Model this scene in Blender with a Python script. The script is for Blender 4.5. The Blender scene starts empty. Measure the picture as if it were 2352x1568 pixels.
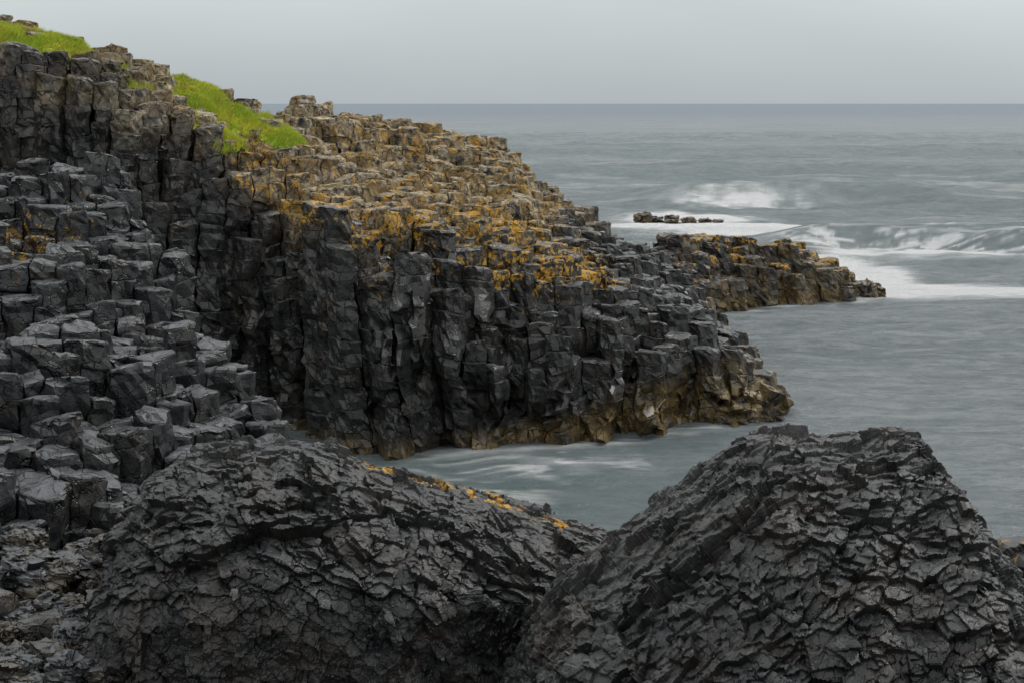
import bpy, math, random
import numpy as np
random.seed(7); np.random.seed(7)
scene=bpy.context.scene
# ------------------------------------------------------------------ noise helpers
def hsh(ix,iy,iz,s):
    n=(ix.astype(np.int64)*73856093)^(iy.astype(np.int64)*19349663)^(iz.astype(np.int64)*83492791)^np.int64(s*265443576)
    n=(n&0xffffffff).astype(np.uint64)
    n=((n^(n>>np.uint64(13)))*np.uint64(1274126177))&np.uint64(0xffffffff)
    n=((n^(n>>np.uint64(15)))*np.uint64(668265263))&np.uint64(0xffffffff)
    n^=n>>np.uint64(16)
    return n.astype(np.float64)/4294967296.0
def cells(P,sc,seed,R=None):
    Q=P@R.T if R is not None else P
    Q=Q*np.array(sc)
    C=np.floor(Q).astype(np.int64)
    N=len(Q); f1=np.full(N,9.);f2=np.full(N,9.); best=np.zeros((N,3),np.int64); bd=np.zeros((N,3))
    for a in (-1,0,1):
        for b in (-1,0,1):
            for c in (-1,0,1):
                I=C+np.array([a,b,c])
                F=np.stack([hsh(I[:,0],I[:,1],I[:,2],seed+k) for k in (1,2,3)],1)
                d=Q-(I+F); dd=np.sqrt((d*d).sum(1))
                m=dd<f1
                f2=np.where(m,f1,np.minimum(f2,dd)); f1=np.where(m,dd,f1)
                best[m]=I[m]; bd[m]=d[m]
    return f1,f2,best,bd
def facet(P,sc,seed,R=None,tilt=.8,ledge=0.):
    f1,f2,I,d=cells(P,sc,seed,R)
    r=[hsh(I[:,0],I[:,1],I[:,2],seed+10+k)-.5 for k in range(4)]
    v=r[0]+tilt*(r[1]*d[:,0]+r[2]*d[:,1]+r[3]*d[:,2])*1.6-ledge*d[:,2]
    crack=np.clip(1-(f2-f1)/.12,0,1)
    return v,crack
def vnoise(P,sc,seed):
    Q=P*np.array(sc); C=np.floor(Q).astype(np.int64); f=Q-C; f=f*f*(3-2*f); o=0
    for a in (0,1):
        for b in (0,1):
            for c in (0,1):
                w=(f[:,0] if a else 1-f[:,0])*(f[:,1] if b else 1-f[:,1])*(f[:,2] if c else 1-f[:,2])
                o=o+w*hsh(C[:,0]+a,C[:,1]+b,C[:,2]+c,seed)
    return o
def fbm(P,sc,seed,n=3):
    o=0;a=.5;s=np.array(sc,float)
    for k in range(n):
        o=o+a*vnoise(P,s,seed+k*7); a*=.5; s=s*2.03
    return o/(1-.5**n)
def sst(x,a,b):
    t=np.clip((x-a)/(b-a),0,1); return t*t*(3-2*t)
def rotm(ax,deg):
    t=math.radians(deg);c,s=math.cos(t),math.sin(t)
    return {'x':np.array([[1,0,0],[0,c,-s],[0,s,c]]),'y':np.array([[c,0,s],[0,1,0],[-s,0,c]]),'z':np.array([[c,-s,0],[s,c,0],[0,0,1]])}[ax]
def mkmesh(name,V,F,attrs=None,mat=None,parent=None,smooth=False):
    me=bpy.data.meshes.new(name)
    V=np.asarray(V,float)
    if isinstance(F,np.ndarray):
        n=len(F);k=F.shape[1]
        me.vertices.add(len(V)); me.vertices.foreach_set('co',V.ravel())
        me.loops.add(n*k); me.loops.foreach_set('vertex_index',F.ravel().astype(np.int32))
        me.polygons.add(n); me.polygons.foreach_set('loop_start',(np.arange(n)*k).astype(np.int32))
        me.polygons.foreach_set('loop_total',np.full(n,k,np.int32))
        me.update(calc_edges=True); me.validate()
    else:
        me.from_pydata(V.tolist(),[],F)
    if attrs:
        for k,a in attrs.items():
            at=me.attributes.new(k,'FLOAT','POINT'); at.data.foreach_set('value',np.asarray(a,np.float32))
    me.polygons.foreach_set('use_smooth',np.full(len(me.polygons),smooth))
    if mat: me.materials.append(mat)
    ob=bpy.data.objects.new(name,me); scene.collection.objects.link(ob)
    if parent: ob.parent=parent
    return ob
def gridfaces(nx,ny):
    i=np.arange(nx-1)[:,None]*ny+np.arange(ny-1)[None,:]
    i=i.ravel(); return np.stack([i,i+ny,i+ny+1,i+1],1)
# ------------------------------------------------------------------ materials
class NT:
    def __init__(s,mat):
        mat.use_nodes=True; s.t=mat.node_tree; s.t.nodes.clear(); s.out=s.n('ShaderNodeOutputMaterial'); s.b=s.n('ShaderNodeBsdfPrincipled')
        s.l(s.b.outputs[0],s.out.inputs[0])
    def n(s,t,**k):
        x=s.t.nodes.new(t)
        for a,b in k.items(): setattr(x,a,b)
        return x
    def l(s,a,b): s.t.links.new(a,b)
    def pos(s,sc=(1,1,1)):
        g=s.n('ShaderNodeNewGeometry'); m=s.n('ShaderNodeMapping'); m.inputs['Scale'].default_value=sc
        s.l(g.outputs['Position'],m.inputs[0]); return m.outputs[0]
    def noise(s,vec,scale,det=6,rough=.6,dist=0):
        x=s.n('ShaderNodeTexNoise'); x.inputs['Scale'].default_value=scale; x.inputs['Detail'].default_value=det
        x.inputs['Roughness'].default_value=rough; x.inputs['Distortion'].default_value=dist; s.l(vec,x.inputs['Vector']); return x.outputs[0]
    def vor(s,vec,scale,feat='DISTANCE_TO_EDGE'):
        x=s.n('ShaderNodeTexVoronoi'); x.feature=feat; x.inputs['Scale'].default_value=scale; s.l(vec,x.inputs['Vector']); return x
    def ramp(s,f,a,b,ca=0,cb=1):
        x=s.n('ShaderNodeMapRange'); x.interpolation_type='SMOOTHSTEP'
        for i,v in zip((1,2,3,4),(a,b,ca,cb)): x.inputs[i].default_value=v
        s.l(f,x.inputs[0]); return x.outputs[0]
    def mix(s,f,a,b):
        x=s.n('ShaderNodeMix'); x.data_type='RGBA'
        for v,i in ((f,0),(a,6),(b,7)):
            if hasattr(v,'links'): s.l(v,x.inputs[i])
            elif i==0: x.inputs[0].default_value=v
            else: x.inputs[i].default_value=(*v,1)
        return x.outputs[2]
    def m(s,op,a,b=0,c=None):
        x=s.n('ShaderNodeMath'); x.operation=op
        for v,i in ((a,0),(b,1),(c,2)):
            if v is None: continue
            if hasattr(v,'links'): s.l(v,x.inputs[i])
            else: x.inputs[i].default_value=v
        return x.outputs[0]
    def attr(s,n):
        x=s.n('ShaderNodeAttribute'); x.attribute_name=n; return x.outputs['Fac']
    def bump(s,h,st,d,prev=None):
        x=s.n('ShaderNodeBump'); x.inputs['Strength'].default_value=st; x.inputs['Distance'].default_value=d
        s.l(h,x.inputs['Height'])
        if prev: s.l(prev,x.inputs['Normal'])
        return x.outputs[0]
def rock_material(name,dark=(.010,.010,.0105),mid=(.033,.032,.031),warm=(.055,.041,.025),warm_amt=.4,r0=.2,r1=.45,crs=3.2,top_sheen=.0,cb=.9,ck=.8):
    mat=bpy.data.materials.new(name); t=NT(mat); p=t.pos()
    n2=t.noise(p,6,8,.65); n3=t.noise(p,28,6,.7); n4=t.noise(p,2.3,6,.6,.5); n5=t.noise(p,11,5,.6); n1=t.noise(p,.55,4,.6)
    col=t.mix(t.ramp(n2,.35,.7),dark,mid)
    col=t.mix(t.m('MULTIPLY',t.ramp(n4,.48,.64),warm_amt),col,warm)
    col=t.mix(t.m('MULTIPLY',t.ramp(n3,.55,.75),.4),col,(.095,.092,.086))
    if top_sheen:
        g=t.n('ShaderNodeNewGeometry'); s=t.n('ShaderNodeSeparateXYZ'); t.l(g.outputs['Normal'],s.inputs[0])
        col=t.mix(t.m('MULTIPLY',t.m('MULTIPLY',t.ramp(s.outputs[2],.5,.95),top_sheen),t.ramp(n2,.35,.6,.4,1)),col,(.12,.13,.142))  # sky sheen on upward faces, painted into the base colour
    br=t.m('MULTIPLY',t.attr('brown'),t.ramp(t.m('ADD',n4,t.m('MULTIPLY',n3,.5)),.62,.84))
    col=t.mix(br,col,(.13,.09,.036))
    wetb=t.m('MULTIPLY',t.attr('brown'),t.ramp(t.noise(p,45,4,.7),.57,.65))
    col=t.mix(t.m('MULTIPLY',wetb,.65),col,(.38,.265,.085))
    pl=t.m('MULTIPLY',t.attr('pale'),t.ramp(t.m('ADD',t.m('MULTIPLY',n2,.5),t.m('MULTIPLY',n4,.5)),.37,.54))
    pc=t.mix(t.ramp(n5,.40,.62),(.20,.145,.075),(.58,.50,.35))
    pc=t.mix(t.ramp(n4,.44,.61),pc,(.21,.145,.065))
    pc=t.mix(t.m('MULTIPLY',t.ramp(n1,.45,.62),.55),pc,(.15,.105,.06))
    col=t.mix(pl,col,pc)
    g=t.ramp(t.m('ADD',t.m('MULTIPLY',n4,.55),t.m('MULTIPLY',n5,.7)),.63,.68)
    ol=t.m('MULTIPLY',t.ramp(t.m('ADD',t.attr('orange'),t.m('MULTIPLY',t.m('SUBTRACT',n2,.5),1.6)),.28,.55),g)
    oc=t.mix(t.ramp(n3,.35,.65),(.28,.145,.02),(.58,.33,.04))
    col=t.mix(ol,col,oc)
    wp=t.n('ShaderNodeVectorMath'); wp.operation='ADD'
    nz=t.n('ShaderNodeTexNoise'); nz.inputs['Scale'].default_value=2.2; nz.inputs['Detail'].default_value=4; t.l(p,nz.inputs['Vector'])
    sc=t.n('ShaderNodeVectorMath'); sc.operation='SCALE'; sc.inputs['Scale'].default_value=.6; t.l(nz.outputs[1],sc.inputs[0])
    t.l(p,wp.inputs[0]); t.l(sc.outputs[0],wp.inputs[1])
    v=t.vor(wp.outputs[0],crs); cr=t.ramp(v.outputs['Distance'],.004,.03)
    brk=t.ramp(n4,.40,.50)
    cr=t.m('MAXIMUM',cr,t.m('SUBTRACT',1,brk))
    if ck: col=t.mix(t.m('MULTIPLY',t.m('SUBTRACT',1,cr),ck),col,(.005,.005,.005))
    t.l(col,t.b.inputs['Base Color'])
    r=t.ramp(n2,.3,.7,r0,r1)
    r=t.m('MAXIMUM',r,t.m('MULTIPLY',t.m('MAXIMUM',pl,ol),.85)); t.l(r,t.b.inputs['Roughness'])
    b=t.bump(n2,.5,.05); b=t.bump(n3,.4,.012,b); b=t.bump(cr,cb,.03,b)
    t.l(b,t.b.inputs['Normal'])
    return mat
M_head=rock_material('basalt_lichened',top_sheen=.35)
M_terr=rock_material('basalt_wet',dark=(.0085,.0092,.0102),mid=(.031,.032,.034),warm_amt=.25,r0=.18,r1=.38,top_sheen=.65,crs=3.6)
M_fore=rock_material('basalt_fractured',dark=(.0075,.0075,.008),mid=(.028,.0275,.027),warm=(.055,.04,.028),warm_amt=.35,crs=7,top_sheen=.22,cb=.25,ck=.15,r0=.26,r1=.5)
M_low=rock_material('basalt_weedy',warm=(.12,.075,.03),warm_amt=.8)

# ------------------------------------------------------------------ terrain functions
def tab(x,t):
    t=np.array(t); return np.interp(x,t[:,0],t[:,1])
YF=[(-18,27),(-9,26.5),(-7.2,26.5),(-5.4,26.8),(-4,26),(-3.2,25.2),(-2.4,24.7),(-1.4,24.8),(0,25.1),(.9,25.5),(2.4,26.1),(3.9,27.1),(4.9,27.8),(5.3,28.6),(5.6,30)]
ZF=[(-18,8.6),(-9.3,6.85),(-7.2,6.1),(-5.9,5.35),(-5,4.8),(-4,4.2),(-3,3.8),(-2.4,3.35),(-1,2.75),(0,2.4),(1,2.15),(2.5,1.85),(3.5,1.45),(4.4,.95),(5,.65),(5.4,.4)]
ZM=[(-18,8.9),(-9,7.3),(-7,6.25),(-5.5,5.4),(-4,4.6),(-2.4,3.9),(-1,3.5),(0,3.15),(1,2.8),(2,2.4),(3,2.0),(3.8,1.6),(4.4,1.1),(5,.65),(5.4,.4)]
YR=[(-18,29),(-8.6,29),(-6.5,30),(-5.1,31),(-3.4,34),(2,35),(3,36),(6,36)]
ZR=[(-18,9.3),(-10.4,7.72),(-8.6,7.05),(-6.5,6.42),(-5.1,6.08),(-3.6,5.9),(-3.1,5.7),(-2.86,5.56),(-1.84,5.34),(-.57,5.1),(-.1,4.8),(.5,4.2),(1.2,3.75),(1.7,3.45),(2,3.15),(3.1,2.35),(4.1,1.65),(4.9,.95),(5.4,.4),(5.8,.1)]
def head_h(X,Y):
    yf=tab(X,YF);zf=tab(X,ZF);zm=tab(X,ZM);yr=tab(X,YR);zr=tab(X,ZR);d=Y-yf
    h=np.where(d<1.8,zf+(zm-zf)*np.clip(d/1.8,0,1),zm+(zr-zm)*np.clip((Y-yf-1.8)/np.maximum(yr-yf-1.8,.1),0,1))
    h=np.where(Y>yr,zr-(Y-yr)*.45,h)
    return np.where((d<0)|(X>5.2),-9,h)
PF=[(1,38),(4,39.3),(6.2,41.2),(8,42.3),(10,43.5),(12,44.7)]
PR=[(1,1.9),(4,1.95),(5,2.05),(6,2.0),(7.2,1.75),(7.9,1.5),(8.4,1.65),(9.1,1.5),(9.6,1.15),(10.2,.85),(10.8,.55),(11.6,.4)]
def pen_h(X,Y):
    d=Y-tab(X,PF); zr=tab(X,PR)
    h=zr*(.45+.55*sst(d,0,1.8)); h=np.where(d>3.2,zr-(d-3.2)*.7,h)
    return np.where((d<0)|(X>11.0)|(X<1),-9,h)
TP=np.array([(-7.56,21,5.1),(-6.8,21,4.96),(-6.05,20.5,4.84),(-6.66,18.5,4.24),(-5.86,18.5,4.15),(-5.33,20,4.2),(-5.04,20,3.75),(-4.3,20,3.3),(-4.07,19.5,2.5),(-3.28,19,2.1),(-2.46,18,1.9),(-5.76,16,3.33),(-5,16.5,3.25),(-4.4,17.5,2.95),(-3.67,17,2.3),(-2.73,16.5,2.05),(-4.86,13.5,2.77),(-4.2,14,2.65),(-3.65,14.5,2.3),(-4.14,11.5,2.25),(-3.8,12,2.0),(-3.78,10.5,1.7),(-3.2,10.5,1.4),(-3.4,9.5,1.5),(-10,20,5.8),(-10,15,4.5),(-8,10,3.5),(-1.5,18,.3),(-1.5,16,.5),(-2.4,13.5,1.5)])
TB=[(-12,22.3),(-5.8,21.6),(-4,20.6),(-3,19.6),(-2,18.4),(-1.6,16)]
def terr_h(X,Y):
    X=np.asarray(X,float);Y=np.asarray(Y,float)
    d=(X[...,None]-TP[:,0])**2+(Y[...,None]-TP[:,1])**2+.2
    w=1/d**1.7; h=(w*TP[:,2]).sum(-1)/w.sum(-1)
    lim=np.interp(Y,[9,13,15,16.5,17.5,18.3,19,19.6,20.4,21.5],[-3.2,-2.5,-2.5,-2.4,-2.65,-3.0,-3.9,-4.3,-4.75,-6.0])
    return np.where((Y>tab(X,TB))|(X>lim)|(Y<9.2)|(X<-12),-9,h)

# ------------------------------------------------------------------ columns
def clip(poly,px,py,nx,ny):
    out=[];n=len(poly)
    for i in range(n):
        a=poly[i];b=poly[(i+1)%n]
        da=(a[0]-px)*nx+(a[1]-py)*ny; db=(b[0]-px)*nx+(b[1]-py)*ny
        if da<=0: out.append(a)
        if (da<0<db) or (db<0<da):
            t=da/(da-db); out.append((a[0]+(b[0]-a[0])*t,a[1]+(b[1]-a[1])*t))
    return out
def build_columns(hf,x0,x1,y0,y1,sp,seed,hamp=.3,camp=.35,hmin=.05,front=None,jit=.27,merge=(1.0,),bvs=1.0,tilt=.18):
    rnd=random.Random(seed)
    pts={}
    ry=sp*.87; J=int((y1-y0)/ry)+1; I=int((x1-x0)/sp)+1
    for j in range(J):
        for i in range(I):
            x=x0+(i+(.5 if j%2 else 0))*sp+rnd.uniform(-jit,jit)*sp; y=y0+j*ry+rnd.uniform(-jit,jit)*sp
            pts[i,j]=(x,y)
    K=list(pts); A=np.array([pts[k] for k in K])
    H=hf(A[:,0],A[:,1]); P3=np.c_[A,np.zeros(len(A))]
    Hn=H+(vnoise(P3,(.8,.8,1),seed)-.5)*camp+(vnoise(P3,(2.2,2.2,1),seed+3)-.5)*camp*.6
    cl=vnoise(P3,(.9,.9,1),seed+9)
    for q,k in enumerate(K):
        Hn[q]+=rnd.uniform(-.5,.5)*hamp
        if front is not None and H[q]>0:
            d=A[q,1]-np.interp(A[q,0],[p[0] for p in front],[p[1] for p in front])
            if d<1.6:
                Hn[q]-=min(1.9,H[q]*.6)*float(sst(cl[q]+rnd.uniform(-.18,.18),.40,.8))*(1-max(0,d)/1.7)
                if A[q,0]>-2.5 and rnd.random()<.45-.2*d: Hn[q]-=rnd.random()*min(1.3,H[q]*.5)
    Hn=np.where(H<-5,-.9,Hn); hd=dict(zip(K,Hn)); hr=dict(zip(K,H))
    cols=[]
    for k in K:
        if hr[k]<hmin: continue
        i,j=k;x,y=pts[k];z=hd[k]
        poly=[(x-sp*1.2,y-sp*1.2),(x+sp*1.2,y-sp*1.2),(x+sp*1.2,y+sp*1.2),(x-sp*1.2,y+sp*1.2)]
        low=z;
        for dj in (-2,-1,0,1,2):
            for di in (-2,-1,0,1,2):
                if di==0 and dj==0: continue
                q=(i+di,j+dj)
                if q not in pts: 
                    continue
                a,b=pts[q]
                if abs(di)<2 and abs(dj)<2: low=min(low,hd[q])
                poly=clip(poly,(x+a)/2,(y+b)/2,a-x,b-y)
                if len(poly)<3: break
        if len(poly)<3: continue
        zb=low-.35 if low>-.5 else -.5
        cols.append(dict(c=(x,y),poly=poly,top=z,bot=min(zb,z-.4),exp=z-max(low,0)))
    Vs=[];Fs=[];own=[];cb=[]
    for ci,c in enumerate(cols):
        cx=sum(p[0] for p in c['poly'])/len(c['poly']); cy=sum(p[1] for p in c['poly'])/len(c['poly'])
        po=[p for q,p in enumerate(c['poly']) if math.dist(p,c['poly'][q-1])>.1*sp]
        if len(po)<3: continue
        ring=[]
        for q in range(len(po)):
            a=po[q];b=po[(q+1)%len(po)];m=max(1,int(round(math.dist(a,b)/.09)))
            for s in range(m): 
                t=s/m
                ring.append((a[0]+(b[0]-a[0])*t-cx,a[1]+(b[1]-a[1])*t-cy, 1.0 if s else 0.98))
        ring=np.array(ring); n=len(ring)
        tl=rnd.uniform(-tilt,tilt),rnd.uniform(-tilt*1.3,tilt*.7)
        z=c['top']; base=rnd.uniform(.95,.985); mg_=rnd.choice(merge)
        bv=rnd.uniform(.4,1.6)*bvs
        rows=[(z,(1-.13*bv)*base,0,0),(z-.012*bv,(1-.05*bv)*base,0,0),(z-.035*bv,(1-.012*bv)*base,0,0),(z-.07*bv,base,0,0)]
        sc=base;dx=dy=0;seg=z-rnd.uniform(.22,.7);zz=z-.16*max(1,bv*.7)
        while zz>c['bot']:
            if zz<seg:
                g=rnd.choice((.945,.965,.985))
                rows.append((seg+.012,sc,dx,dy)); rows.append((seg-.003,sc*g,dx,dy))
                dep=z-seg; b2=base+(mg_-base)*min(1,dep/.9)
                sc=b2*rnd.uniform(.95,1.05);dx=rnd.uniform(-.04,.04);dy=rnd.uniform(-.09,.04)
                rows.append((seg-.018,sc,dx,dy)); seg-=rnd.uniform(.2,.75); zz=rows[-1][0]-.11
            else: rows.append((zz,sc,dx,dy)); zz-=.12
        rows.append((c['bot'],sc,dx,dy))
        m=len(rows)
        R=np.array(rows)
        V=np.zeros((m,n,3))
        V[:,:,0]=cx+ring[None,:,0]*ring[None,:,2]*R[:,1][:,None]+R[:,2][:,None]
        V[:,:,1]=cy+ring[None,:,1]*ring[None,:,2]*R[:,1][:,None]+R[:,3][:,None]
        ph=rnd.uniform(0,6.28);am=rnd.uniform(.05,.4)
        V[:,:,2]=R[:,0][:,None]+np.where(np.arange(m)[:,None]==m-1,0,1)*((ring[None,:,0]*tl[0]+ring[None,:,1]*tl[1])*np.clip(1-(c['top']-R[:,0])/.5,0,1)[:,None]+(ring[None,:,0]*math.cos(ph)+ring[None,:,1]*math.sin(ph))*am*np.clip((c['top']-R[:,0]-.1)/.4,0,1)[:,None])
        V=V.reshape(-1,3)
        inner=np.c_[cx+ring[:,0]*.4*base,cy+ring[:,1]*.4*base,c['top']+.008*bv+(ring[:,0]*tl[0]+ring[:,1]*tl[1])*.4]
        ctr=np.array([[cx,cy,c['top']+rnd.uniform(-.01,.02)*bv]])
        V=np.vstack([V,inner,ctr])
        F=[]
        for a in range(m-1):
            for b in range(n):
                b2=(b+1)%n; F.append((a*n+b,(a+1)*n+b,(a+1)*n+b2,a*n+b2))
        for b in range(n):
            b2=(b+1)%n
            F.append((m*n+b,b,b2,m*n+b2)); F.append((m*n+n,m*n+b,m*n+b2))
        Vs.append(V);Fs.append(F);own.append(c)
        cb.append(len(V))
    idx=np.r_[0,np.cumsum(cb)]
    V=np.vstack(Vs); top=np.concatenate([np.full(cb[q],own[q]['top']) for q in range(len(own))])
    return V,Fs,idx,own,top
def displace_cols(V,top,seed,lean=0.,slab=.0,amp=.045,swing=0):
    V=V.copy();P=V.copy()
    dep=np.clip(top-V[:,2],0,9)
    V[:,1]-=lean*dep; V[:,0]+=lean*1.6*dep*sst(V[:,0],2,5)
    sw=1.
    if swing:
        sw=.35+.65*sst(P[:,0],-3,-1)
        ww=sst(P[:,0],-4.2,-2.6); V[:,0]+=swing*ww*dep; V[:,1]-=.03*ww*dep**1.4
        V[:,0]+=(vnoise(P,(.45,.45,.6),seed+5)-.5)*.45*sst(dep,.3,1.6)
    if slab>0:
        a,ca=facet(P,(.85,.85,.6),seed+50,rotm('y',26),1.1); V[:,1]+=(a*slab+ca*.12)*sst(dep,.3,1.4)*sw
        b,cb_=facet(P,(1.9,1.9,1.3),seed+60,rotm('y',-20),1.1); V[:,1]+=(b*slab*.6+cb_*.06)*sst(dep,.2,1.0)*sw; V[:,0]+=b*slab*.25*sst(dep,.2,1.)*sw
    for k,(s,am) in enumerate(((2.6,amp),(6,amp*.5))):
        for ax in range(3):
            v,cr=facet(P,(s,s,s*1.2),seed+ax*31+k*7,rotm('y',20),1.)
            V[:,ax]+=v*am*(1 if ax<2 else .6)
    return V
def emit(name,label,cat,V,Fs,idx,own,attrs,mat,hf,ext,npart=100,partname='basalt_column'):
    x0,x1,y0,y1=ext;nx=int((x1-x0)/.25);ny=int((y1-y0)/.25)
    gx,gy=np.meshgrid(np.linspace(x0,x1,nx),np.linspace(y0,y1,ny),indexing='ij')
    h=hf(gx,gy)
    hh=h.copy()
    for a in (-3,-2,-1,0,1,2,3):
        for b in (-5,-4,-3,-2,-1,0,1,2):
            hh=np.minimum(hh,np.roll(np.roll(h,a,0),-b,1))
    hh=np.maximum(hh-.6,-1.2)
    G=np.c_[gx.ravel(),gy.ravel(),hh.ravel()]
    z=np.zeros(len(G))
    root=mkmesh(name,G,gridfaces(nx,ny),dict(pale=z,orange=z,brown=z),mat)
    root['label']=label;root['category']=cat
    score=[o['exp']/ (o['c'][1]**2)*(1 if abs(o['c'][0]/o['c'][1])<.38 else 0) for o in own]
    order=np.argsort(score)[::-1]; big=set(order[:npart].tolist())
    def sub(qs,nm):
        VV=[];FF=[];AT={k:[] for k in attrs};o=0
        for q in qs:
            a,b=idx[q],idx[q+1]; VV.append(V[a:b])
            for f in Fs[q]: FF.append(tuple(i+o for i in f))
            for k in attrs: AT[k].append(attrs[k][a:b])
            o+=b-a
        return mkmesh(nm,np.vstack(VV),FF,{k:np.concatenate(v) for k,v in AT.items()},mat,root)
    for q in sorted(big): sub([q],partname)
    rest=[q for q in range(len(own)) if q not in big]
    if rest:
        o=sub(rest,'basalt_columns'); o['kind']='stuff'
    return root
# headland
V,Fs,idx,own,top=build_columns(head_h,-15,6,24.3,39.5,.46,11,.3,.42,front=[p for p in YF if p[0]<4.5],merge=(1.07,1.04,.98,.92,.86),jit=.38)
P=V.copy()
V=displace_cols(V,top,100,.05,.50,.05,.06)
x,y,z=P[:,0],P[:,1],top
d=y-tab(x,YF)-1.9*sst(x,-2.6,0); n=fbm(P,(.5,.5,.8),5)
full=sst(top-head_h(x,np.maximum(y,tab(x,YF)+.02)),-.85,-.4)
pale=sst(d+(n-.5)*3.5,-.1,1.6)*(1-sst(x+(n-.5)*3-(y-30)*.1,.1,1.5))*sst(P[:,2]-top,-.9,-.2)*full
org=np.exp(-((d-1.1+(n-.5)*3)/1.4)**2)*(1-sst(x,1.6,2.8))*sst(x,-7.5,-4)*sst(P[:,2]-top,-.65,-.2)*full
org=np.maximum(org*(.70+.2*sst(x,-3,0)),.37*sst(d,.0,1)*(1-sst(x,1.4,2.6))*sst(x,-6,-3)*full)
btop=.3+.8*sst(x,-1,4)
brown=(1-sst(P[:,2]+(n-.5)*.9,btop-.5,btop))
emit('basalt_cliff','stepped sea cliff of dark hexagonal basalt columns with lichen-crusted top','cliff',V,Fs,idx,own,dict(pale=pale,orange=org,brown=brown),M_head,head_h,(-15,6,24,39.5))
# peninsula
V,Fs,idx,own,top=build_columns(pen_h,1.5,12.5,38,47.5,.6,23,.42,.45,.04)
P=V.copy(); V=displace_cols(V,top,300,.1,.15,.06); n=fbm(P,(.8,.8,.8),8)
org=.85*sst(P[:,2]-top,-.3,-.0)*sst(n,.35,.55)*sst(P[:,0],4.5,6)
brown=np.maximum(1-sst(P[:,2],.35,1.05),.65*sst(P[:,0],7,10))
emit('rocky_point','low point of broken basalt columns, brown with seaweed above the surf','rocks',V,Fs,idx,own,dict(pale=org*0,orange=org,brown=brown),M_low,pen_h,(1.5,12.5,37.5,47.5))
# near terrace
V,Fs,idx,own,top=build_columns(terr_h,-11,-1.5,9.2,22.4,.42,37,.44,.6,jit=.32,bvs=1.15,tilt=.18)
P=V.copy(); V=displace_cols(V,top,500,.05,.1,.05); n=fbm(P,(.8,.8,.8),9)
org=.36*np.exp(-((P[:,2]-4.2)/.6)**2)*(1-sst(P[:,0],-6.4,-5.5))
brown=.2*(1-sst(P[:,1],10.8,12.2))
emit('basalt_terrace','wet dark basalt column stumps stepping down towards the cove','rocks',V,Fs,idx,own,dict(pale=org*0,orange=org,brown=brown),M_terr,terr_h,(-11,-1.5,9.2,22.6))

# ------------------------------------------------------------------ fractured outcrops
def outcrop(name,label,crest,yc,seed,strata,nx,nt,z0=.2,lich=None,Dr=1.6,Df=None,uc=None,big_amp=.10,shrink=.05):
    C=np.array(crest); xs=np.linspace(C[0,0],C[-1,0],nx); zc=np.interp(xs,C[:,0],C[:,1])
    th=np.radians(np.r_[np.linspace(0,120,int(nt*.9)),np.linspace(123,180,nt-int(nt*.9))])
    X=np.repeat(xs[:,None],nt,1)
    c=np.cos(th)[None,:];s=np.sin(th)[None,:]
    end=np.sqrt(np.clip(1-np.abs((xs-xs.mean())/(xs[-1]-xs[0])*2)**6,0.02,1))[:,None]
    DD=np.interp(xs,[a for a,b in Df],[b for a,b in Df])[:,None]
    ua=np.interp(xs,[a[0] for a in uc],[a[1] for a in uc])[:,None]; ut=np.interp(xs,[a[0] for a in uc],[a[2] for a in uc])[:,None]
    cc=c-ua*sst(np.radians(ut)-th[None,:],0,np.radians(35))
    Y=yc-np.where(c>0,DD,Dr)*cc*(.55+.45*end); Z=z0+(zc[:,None]-z0)*np.clip(s,0,1)**.72
    P=np.stack([X,Y,Z],2)
    L=P.reshape(-1,3)
    big=(fbm(L,(1.1,1.1,1.1),seed,2)-.5).reshape(nx,nt)
    du=np.gradient(P,axis=0);dv=np.gradient(P,axis=1);N=np.cross(du,dv);N/=np.linalg.norm(N,axis=2,keepdims=True)+1e-9
    if N[nx//2,nt//4,1]>0: N=-N
    P=P+N*(big*big_amp-shrink)[...,None]
    L=P.reshape(-1,3); warp=np.stack([fbm(L,(1.3,1.3,1.3),seed+70+k,2)-.5 for k in range(3)],1)*.12
    fine=np.stack([fbm(L,(9,9,9),seed+80+k,2)-.5 for k in range(3)],1)*.035
    Lw=L+warp+fine
    a,ca=facet(Lw,(1.7,1.8,2.2),seed+1,strata,1.0,.25)
    b,cb=facet(Lw,(4.4,5.2,6.6),seed+2,strata,1.0,.34)
    b2,cb2=facet(Lw+3.3,(8,9,11),seed+5,strata@rotm('z',40),1.05,.30)
    e,ce=facet(Lw,(18,19,22),seed+3,strata,1.1,.2)
    h=(a*.085+b*.060+b2*.036+e*.011-ca*.008-cb*.005-cb2*.002)
    fade=np.repeat((1-.3*np.exp(-((np.degrees(th)-92)/20)**2))[None,:],nx,0).ravel()
    P=L+N.reshape(-1,3)*(h*fade)[:,None]
    z=np.zeros(len(P)); o=z if lich is None else lich(L)
    ob=mkmesh(name,P,gridfaces(nx,nt),dict(pale=z,orange=o,brown=z),M_fore)
    ob['label']=label; ob['category']='rock'; return ob
cl=[(-3.33,1.6),(-3.27,2.2),(-3.2,2.64),(-3.08,2.86),(-2.85,3.06),(-2.57,3.22),(-2.15,3.29),(-1.82,3.28),(-1.58,3.28),(-1.38,3.2),(-1.1,3.07),(-.83,2.97),(-.5,2.9),(-.17,2.8),(0,2.72),(.33,2.6),(.66,2.5),(.83,2.42),(1.16,2.2),(1.66,1.7)]
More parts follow.
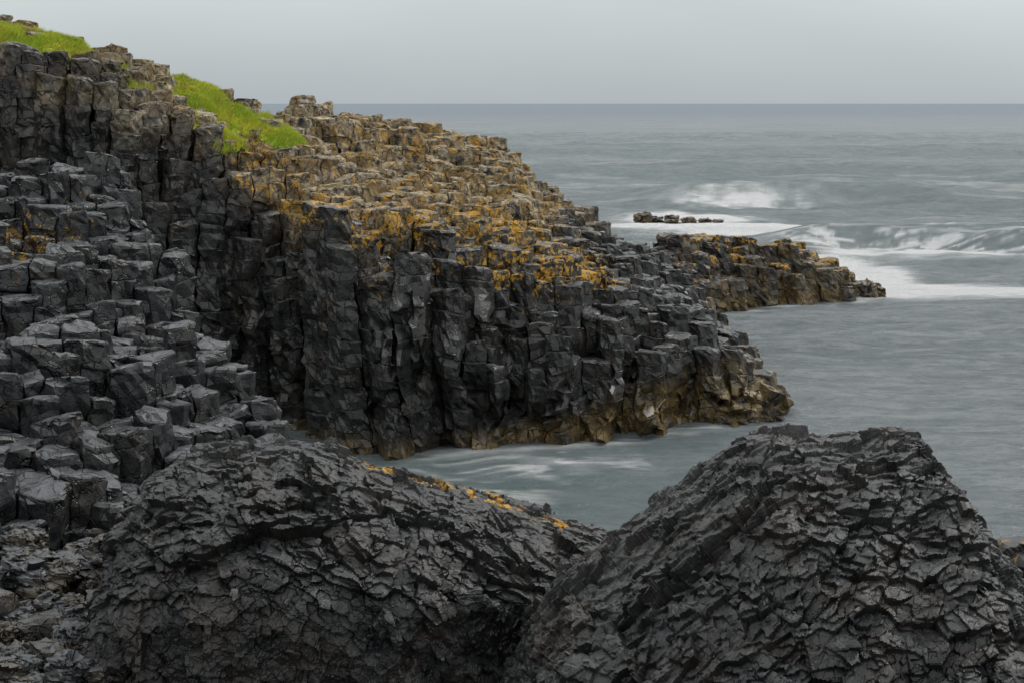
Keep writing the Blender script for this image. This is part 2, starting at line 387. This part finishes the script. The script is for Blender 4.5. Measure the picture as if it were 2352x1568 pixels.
cr=[(-.28,1.2),(-.12,1.75),(0,2.0),(.11,2.22),(.38,2.54),(.76,2.8),(.91,2.91),(1.13,3.09),(1.44,3.35),(1.74,3.55),(1.93,3.6),(2.2,3.58),(2.6,3.54),(2.86,3.58),(3.0,3.57),(3.1,3.45),(3.22,3.24),(3.36,3.05),(3.5,2.9),(3.62,2.7),(3.74,2.45),(3.88,2.05),(4.02,1.3)]
outcrop('rock_outcrop','hulking black rock of splintered basalt with orange lichen along its crest',cl,11.5,900,rotm('y',-16)@rotm('x',25),660,490,
        lich=lambda L: .72*np.exp(-((L[:,1]-11.66)/.12)**2)*sst(L[:,0],-1.35,-1.2)*(1-sst(L[:,0],.3,.6)),Df=[(-3.5,1.7),(-.8,1.9),(.3,1.5),(1.2,1.2)],uc=[(-3,.25,45),(-1,.3,50),(.2,.5,58),(1.2,.5,58)])
outcrop('rock_outcrop','broad flat-topped black rock of splintered basalt with steep seaward side',cr,10.5,953,rotm('y',24)@rotm('x',25),700,600,Df=[(-.3,2.0),(1,2.5),(4,2.3)],uc=[(-.3,.1,25),(4,.1,25)])

# ------------------------------------------------------------------ boulders
def boulder(name,label,c,s,seed,mat,seg=60,brown=0.,orange=0.):
    u=np.linspace(0,2*np.pi,seg*2,endpoint=False);v=np.linspace(0.02,np.pi-.02,seg)
    U,W=np.meshgrid(u,v,indexing='ij'); D=np.stack([np.cos(U)*np.sin(W),np.sin(U)*np.sin(W),np.cos(W)],2).reshape(-1,3)
    a,_=facet(D*1.0+seed,(1.3,1.3,1.3),seed,None,1.2); b,_=facet(D+seed,(3,3,3.6),seed+5,None,1.1)
    cube=D/np.max(np.abs(D),axis=1)[:,None]
    Dm=(D*.6+cube*.4)*(1+.42*a+.13*b)[:,None]
    P=Dm*np.array(s)+np.array(c)
    nu=seg*2
    i=np.arange(nu)[:,None];j=np.arange(seg-1)[None,:]
    i2=(i+1)%nu
    F=np.stack([(i*seg+j).ravel(),(i*seg+j+1).ravel(),(i2*seg+j+1).ravel(),(i2*seg+j).ravel()],1)
    o=np.full(len(P),1.)
    ob=mkmesh(name,P,F,dict(pale=o*0,orange=o*orange,brown=o*brown),mat)
    ob['label']=label; ob['category']='rock'; return ob
rr=random.Random(3)
for q in range(90):
    X=rr.uniform(-4.2,-2.9);Y=rr.uniform(8.9,12.4);s=rr.uniform(.07,.17)
    o=boulder('boulder','angular wet boulder wedged at the foot of the rocks',(X,Y,float(np.interp(Y,[9.0,12.6],[1.68,2.15]))-.03+rr.uniform(0,.16)),(s*1.2,s,s*.75),40+q,M_terr,26,.25*(q%2==0))
    o['group']='boulders at the foot of the rocks'
for q,(X,Y,sx,sz) in enumerate([(6.6,72,.4,.34),(7.25,72.5,.4,.12),(8.1,72,.35,.2),(8.9,71.7,.35,.14),(9.7,71.5,.3,.1),(10.3,71.2,.25,.07)]):
    o=boulder('skerry_rock','brown weedy rock breaking the surface amid white surf',(X,Y,.12),(sx,.5,sz),80+q,M_low,28,.8)
    o['group']='rocks awash in the surf'
for q,(X,Y,sx,sz) in enumerate([(11.0,44.4,.35,.35),(11.45,44.7,.22,.2),(4.7,27.3,.5,.45),(5.1,28,.35,.4),(4.1,27,.4,.3)]):
    o=boulder('shore_rock','dark seaweed-stained rock at the waterline',(X,Y,.08),(sx,.45,sz),120+q,M_low,28,.9)
    o['group']='rocks at the waterline'
for q,(c,s) in enumerate([((5.15,12.6,1.62),(.8,.6,.5)),((3.35,8.6,1.75),(.6,.4,.5))]):
    boulder('boulder','rough black boulder with a few flecks of orange lichen',c,s,160+q,M_fore,90,0,.3)
gx,gy=np.meshgrid(np.linspace(-14,9,200),np.linspace(-8,13.5,200),indexing='ij')
L=np.c_[gx.ravel(),gy.ravel(),np.zeros(gx.size)]
a,_=facet(L,(1.5,1.5,1.5),700)
zz=.75+a*.5+.25*sst(-L[:,0],2,8)*3-1.8*sst(L[:,1],12.3,13.5)-1.8*sst(L[:,0],4.5,8)+.7*sst(-L[:,0],2.6,3.4)*sst(L[:,1],7,9)*(1-sst(L[:,1],11.5,12.3))
L[:,2]=zz; o=np.zeros(len(L))
g=mkmesh('ground',L,gridfaces(200,200),dict(pale=o,orange=o,brown=o),M_fore); g['kind']='structure'; g['label']='dark broken rock of the shore'; g['category']='ground'

# ------------------------------------------------------------------ grass
mg=bpy.data.materials.new('grass'); t=NT(mg); p=t.pos()
c=t.mix(t.ramp(t.noise(p,1.6,4),.38,.62),(.23,.37,.014),(.50,.50,.04)); c=t.mix(t.ramp(t.noise(p,5,4),.49,.67),c,(.31,.22,.07))
c=t.mix(t.attr('tip'),c,(.54,.60,.05)); t.l(c,t.b.inputs['Base Color']); t.b.inputs['Roughness'].default_value=.7
PATCH=[(-10.0,28.1,1.8,1.0,-.1),(-8.6,28.2,.9,.8,-.3),(-7.5,28.5,1.1,1.0,-.1),(-6.4,29.0,1.3,1.0,-.3),(-5.8,28.1,.8,.8,0),(-5.2,29.4,.9,.6,-.2)]
def in_patch(X,Y):
    m=np.zeros(len(X))
    nn=(fbm(np.c_[X,Y,X*0],(1.9,1.9,1),71,3)-.5)*3.4
    for (cx,cy,rx,ry,an) in PATCH:
        ca,sa=math.cos(an),math.sin(an);dx=X-cx;dy=Y-cy
        a=(dx*ca+dy*sa)/rx;b=(-dx*sa+dy*ca)/ry
        m=np.maximum(m,np.clip(.95-(a*a+b*b)+nn*np.clip(1.7-(a*a+b*b),0,1),0,1))
    return m
def grass_z(X,Y):
    m=in_patch(X,Y); L=np.c_[X,Y,X*0]
    return head_h(X,Y)-.19+.23*np.sqrt(np.clip(m,0,1))+.45*(fbm(L,(1.9,1.9,1),61)-.5), m
gx,gy=np.meshgrid(np.linspace(-12,.5,260),np.linspace(26.9,31,120),indexing='ij')
gz,gm=grass_z(gx.ravel(),gy.ravel()); F=gridfaces(260,120); keep=(gm[F]>.02).all(1)
Vt=np.c_[gx.ravel(),gy.ravel(),gz]
F=F[keep]; used=np.unique(F); rem=np.full(len(Vt),-1); rem[used]=np.arange(len(used)); Vt=Vt[used];F=rem[F]
nb=80000
bx=np.random.uniform(-12,.5,nb*4);by=np.random.uniform(26.9,31,nb*4);bz,bm=grass_z(bx,by);k=bm>.03;bx,by,bz=bx[k][:nb],by[k][:nb],bz[k][:nb];nb=len(bx)
hh=np.random.uniform(.03,.13,nb)*(.4+1.1*vnoise(np.c_[bx,by,bx*0],(1.8,1.8,1),77));an=np.random.uniform(0,6.28,nb);w=.008
lx=np.random.normal(.04,.04,nb);ly=np.random.normal(0,.04,nb)
B=np.zeros((nb,3,3));B[:,0]=np.c_[bx-w*np.cos(an),by-w*np.sin(an),bz-.02];B[:,1]=np.c_[bx+w*np.cos(an),by+w*np.sin(an),bz-.02];B[:,2]=np.c_[bx+lx,by+ly,bz+hh]
nv=len(Vt); V2=np.vstack([Vt,B.reshape(-1,3)])
FF=[tuple(f) for f in F.tolist()]+[(nv+3*i,nv+3*i+1,nv+3*i+2) for i in range(nb)]
tip=np.r_[np.zeros(nv),np.tile([0.1,0.1,.6],nb)]
gr=mkmesh('grass',V2,FF,dict(tip=tip),mg); gr['kind']='stuff'; gr['label']='bright green turf on the cliff top'; gr['category']='grass'

# ------------------------------------------------------------------ sea
ys=np.r_[np.linspace(-12,17,12),12.5/np.linspace(12.5/18,12.5/260,600),np.geomspace(275,30000,60)]
ss=np.r_[np.linspace(-1.6,-.3,14),np.linspace(-.28,.5,640),np.linspace(.53,1.6,14)]
Yg,Sg=np.meshgrid(ys,ss,indexing='ij'); Xg=Sg*(Yg+14)
X=Xg.ravel();Y=Yg.ravel();L=np.c_[X,Y,X*0]
def G(v,c,w): return np.exp(-((v-c)/w)**2)
wob=(fbm(L,(.07,.07,1),201)-.5); wob2=(fbm(L,(.35,.35,1),205)-.5)
n1=fbm(L,(.35,1.3,1),203,4); n2=fbm(L,(1.2,4,1),209,4); st=fbm(L,(.12,1.0,1),215,4); n6=fbm(L,(.9,1.6,1),219,5)
yw=Y+wob*14+wob2*2
def crest(c,w):
    q=(yw-c); return np.where(q<0,np.exp(-(q/(w*.45))**2),np.exp(-(q/w)**2))
Z=.0*X
Z+=1.1*crest(90,6)*sst(X,4,12)*(1-sst(X,24,34)) + .8*crest(59,4)*sst(X,8,14) + .15*crest(70,4)*sst(X,9,13)+1.0*crest(120,9)+.25*crest(50.5,2.5)*sst(X,13,18)+1.2*crest(165,12)+1.4*crest(230,16)
Z+=(fbm(L,(.12,.35,1),221,4)-.5)*1.1*sst(Y,34,60)*(1-sst(Y,150,260))*(1-.7*G(Y,71,3)*G(X,8,3.5))
Z+=(fbm(L,(.5,1.1,1),231,3)-.5)*.24*sst(Y,20,30)*(1-sst(Y,90,160))
Zg=Z.reshape(Yg.shape); slope=(np.gradient(Zg,axis=0)/np.gradient(Yg,axis=0)).ravel()
f=np.zeros(len(X))
def add(v,a): 
    global f
    f=np.maximum(f,v*a)
r=np.hypot((X-12.9)/2.9,(Y-46.2+ (X-12)*.30)/2.1)*(1+.8*wob2); add(np.exp(-r**2)*(.8+1.4*n6),2.0)
r=np.hypot((X-12.0-(Y-50)*-.15)/1.7,(Y-50)/5.0)*(1+.8*wob2); add(np.exp(-r**2)*(.6+1.4*n6),1.9)
r=np.hypot((X-11.8)/1.1,(Y-45.6)/1.1); add(np.exp(-r**2),1.6)
add(G(yw,68,2.6)*sst(X,4.5,6)*(1-sst(X,12,26))*(.0+1.9*n1),1.5)
add(G(Y,69.7+wob2*3,2.1)*G(X,8.2,3.8)*(.5+1.6*n6),1.7)
add(G(Y,74+wob2*3,1.6)*G(X,9.2,3.6)*(.1+1.7*n6),1.4)
add(G(yw,53.5,2.4)*sst(X,11.5,13.5)*(.0+1.8*n1),1.5)
add(G(yw,57,3)*sst(X,9,13)*sst(n2,.40,.62),.8)
add(G(yw,62,4)*sst(X,7,11)*sst(n1,.40,.66),.65)
add(G(yw,87,3.4)*G(X,14,5)*(.0+1.7*n2),.85)
add(G(yw,102,3)*G(X,10,12)*(.1+1.0*st),.5)
add(sst(st,.50,.72)*sst(Y,45,60)*(1-sst(Y,110,170)),.34)
q1=fbm(L,(.5,.5,1),251,2)-.5;q2=fbm(L+9,(.5,.5,1),252,2)-.5
sw=fbm(np.c_[X+q1*2.6,Y+q2*2.0,X*0],(1.2,2.4,1),241,5)
cove=np.maximum(G(X,.4,2.6)*G(Y,23.7,1.5),G(X,-.6,1.8)*G(Y,22.0,1.2))
add(cove*sst(sw,.36,.72),.68); add(cove*sst(n6,.25,.7),.42)
yf=np.minimum(np.abs(Y-tab(X,YF)+.45),9); add(np.exp(-(yf/.4)**2)*sst(X,-2.8,-2)*(1-sst(X,5,6))*sst(n2,.3,.6),.55)
yf=np.abs(Y-tab(X,PF)+.4); add(np.exp(-(yf/.5)**2)*sst(X,6,7)*(1-sst(X,12,13))*sst(n2,.3,.6),.5)
teal_and_shade=np.maximum.reduce([crest(85,6)*sst(X,2,9)*.9,crest(61,4)*sst(X,10,15)*.8,crest(114,8)*.7,crest(158,12)*.6,G(X,0,5)*G(Y,22.5,4)*1.,np.clip(slope*2.6,0,1)*sst(Y,34,55)])  # greener cove water, plus painted shade on the near faces of swells
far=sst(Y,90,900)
mw=bpy.data.materials.new('sea_water'); t=NT(mw); p=t.pos((.2,1,1)); pf=t.pos((.5,1.8,1)); pp=t.pos((.38,1,1))
nA=t.noise(p,.16,7,.7,.3); nB=t.noise(pp,1.5,8,.72,.3); nC=t.noise(pf,1.9,8,.7,.4); nD=t.noise(pp,.55,9,.8,.2); nE=t.noise(t.pos((.45,1,1)),3.6,6,.75,.3)
col=t.mix(t.ramp(nA,.4,.6),(.175,.215,.235),(.275,.315,.335))
col=t.mix(t.m('MULTIPLY',t.ramp(nB,.42,.6),.6),col,(.40,.43,.445))
col=t.mix(t.m('MULTIPLY',t.ramp(nD,.5,.6),.55),col,(.11,.15,.165))
col=t.mix(t.m('MULTIPLY',t.ramp(nE,.48,.62),.5),col,(.10,.137,.153))
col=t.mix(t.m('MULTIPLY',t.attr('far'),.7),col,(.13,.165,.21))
col=t.mix(t.m('MULTIPLY',t.attr('teal_and_shade'),.72),col,(.09,.158,.162))
fo=t.attr('foam'); fo2=t.ramp(t.m('ADD',fo,t.m('MULTIPLY',t.m('SUBTRACT',nC,.5),t.m('MULTIPLY',1.6,fo))),.08,.95)
col=t.mix(fo2,col,(.95,.96,.97)); t.l(col,t.b.inputs['Base Color'])
t.b.inputs['Roughness'].default_value=.6; t.b.inputs['Specular IOR Level'].default_value=.0
b=t.bump(nB,1,.4); b=t.bump(nC,.6,.1,b); b=t.bump(nD,1,.7,b); b=t.bump(nE,.8,.12,b); t.l(b,t.b.inputs['Normal'])
gl=t.n('ShaderNodeBsdfGlossy'); gl.inputs['Roughness'].default_value=.2; t.l(b,gl.inputs['Normal'])
ms=t.n('ShaderNodeMixShader'); t.l(t.ramp(fo2,0,1,.2,.02),ms.inputs[0]); t.l(t.b.outputs[0],ms.inputs[1]); t.l(gl.outputs[0],ms.inputs[2]); t.l(ms.outputs[0],t.out.inputs[0])
sea=mkmesh('water',np.c_[X,Y,Z],gridfaces(len(ys),len(ss)),dict(foam=np.clip(f,0,1.4),teal_and_shade=teal_and_shade,far=far),mw,None,True)
if sea.data.polygons[1000].normal.z<0: sea.data.flip_normals()
sea['kind']='structure'; sea['label']='grey-green sea with soft white surf'; sea['category']='sea'

# ------------------------------------------------------------------ light, sky
SE,SA=48,60
w=bpy.data.worlds.new('World'); scene.world=w; w.use_nodes=True; nt=w.node_tree; nt.nodes.clear()
out=nt.nodes.new('ShaderNodeOutputWorld')
sky=nt.nodes.new('ShaderNodeTexSky'); sky.sky_type='NISHITA'; sky.sun_disc=False; sky.sun_elevation=math.radians(SE); sky.sun_rotation=math.radians(SA)
bg1=nt.nodes.new('ShaderNodeBackground'); bg1.inputs[1].default_value=.05; nt.links.new(sky.outputs[0],bg1.inputs[0])
tc=nt.nodes.new('ShaderNodeTexCoord'); sx=nt.nodes.new('ShaderNodeSeparateXYZ'); nt.links.new(tc.outputs['Generated'],sx.inputs[0])
rp=nt.nodes.new('ShaderNodeValToRGB'); nt.links.new(sx.outputs[2],rp.inputs[0])
e=rp.color_ramp.elements; e[0].position=0.0; e[0].color=(.46,.51,.545,1); e[1].position=1; e[1].color=(1.4,1.42,1.42,1)
a=e.new(.03); a.color=(.54,.585,.605,1); a=e.new(.075); a.color=(.65,.695,.70,1); a=e.new(.3); a.color=(.84,.87,.87,1)
mp=nt.nodes.new('ShaderNodeMapping'); mp.inputs['Scale'].default_value=(1,1,3.5); nt.links.new(tc.outputs['Generated'],mp.inputs[0])
nz=nt.nodes.new('ShaderNodeTexNoise'); nz.inputs['Scale'].default_value=2.2; nz.inputs['Detail'].default_value=4; nt.links.new(mp.outputs[0],nz.inputs[0])
mr=nt.nodes.new('ShaderNodeMapRange'); mr.inputs[1].default_value=.3;mr.inputs[2].default_value=.7;mr.inputs[3].default_value=.93;mr.inputs[4].default_value=1.07; nt.links.new(nz.outputs[0],mr.inputs[0])
bg2=nt.nodes.new('ShaderNodeBackground'); nt.links.new(rp.outputs[0],bg2.inputs[0]); nt.links.new(mr.outputs[0],bg2.inputs[1])
mx=nt.nodes.new('ShaderNodeMixShader'); mx.inputs[0].default_value=.93; nt.links.new(bg1.outputs[0],mx.inputs[1]); nt.links.new(bg2.outputs[0],mx.inputs[2]); nt.links.new(mx.outputs[0],out.inputs[0])
ld=bpy.data.lights.new('sun','SUN'); ld.energy=1.5; ld.angle=math.radians(12); ld.color=(1,.96,.89)
lo=bpy.data.objects.new('sun',ld); scene.collection.objects.link(lo)
el,az=math.radians(SE),math.radians(SA)
from mathutils import Vector
dirv=Vector((math.sin(az)*math.cos(el),math.cos(az)*math.cos(el),math.sin(el)))
lo.rotation_euler=dirv.to_track_quat('Z','Y').to_euler()
# ------------------------------------------------------------------ camera
cd=bpy.data.cameras.new('camera'); cd.lens=50; cd.sensor_width=36; cd.shift_y=-.232; cd.clip_end=60000; cd.clip_start=.1
co=bpy.data.objects.new('camera',cd); scene.collection.objects.link(co); co.location=(0,0,6); co.rotation_euler=(math.radians(90),0,0); scene.camera=co
scene.view_settings.view_transform='Standard'; scene.view_settings.look='None'; scene.view_settings.exposure=0
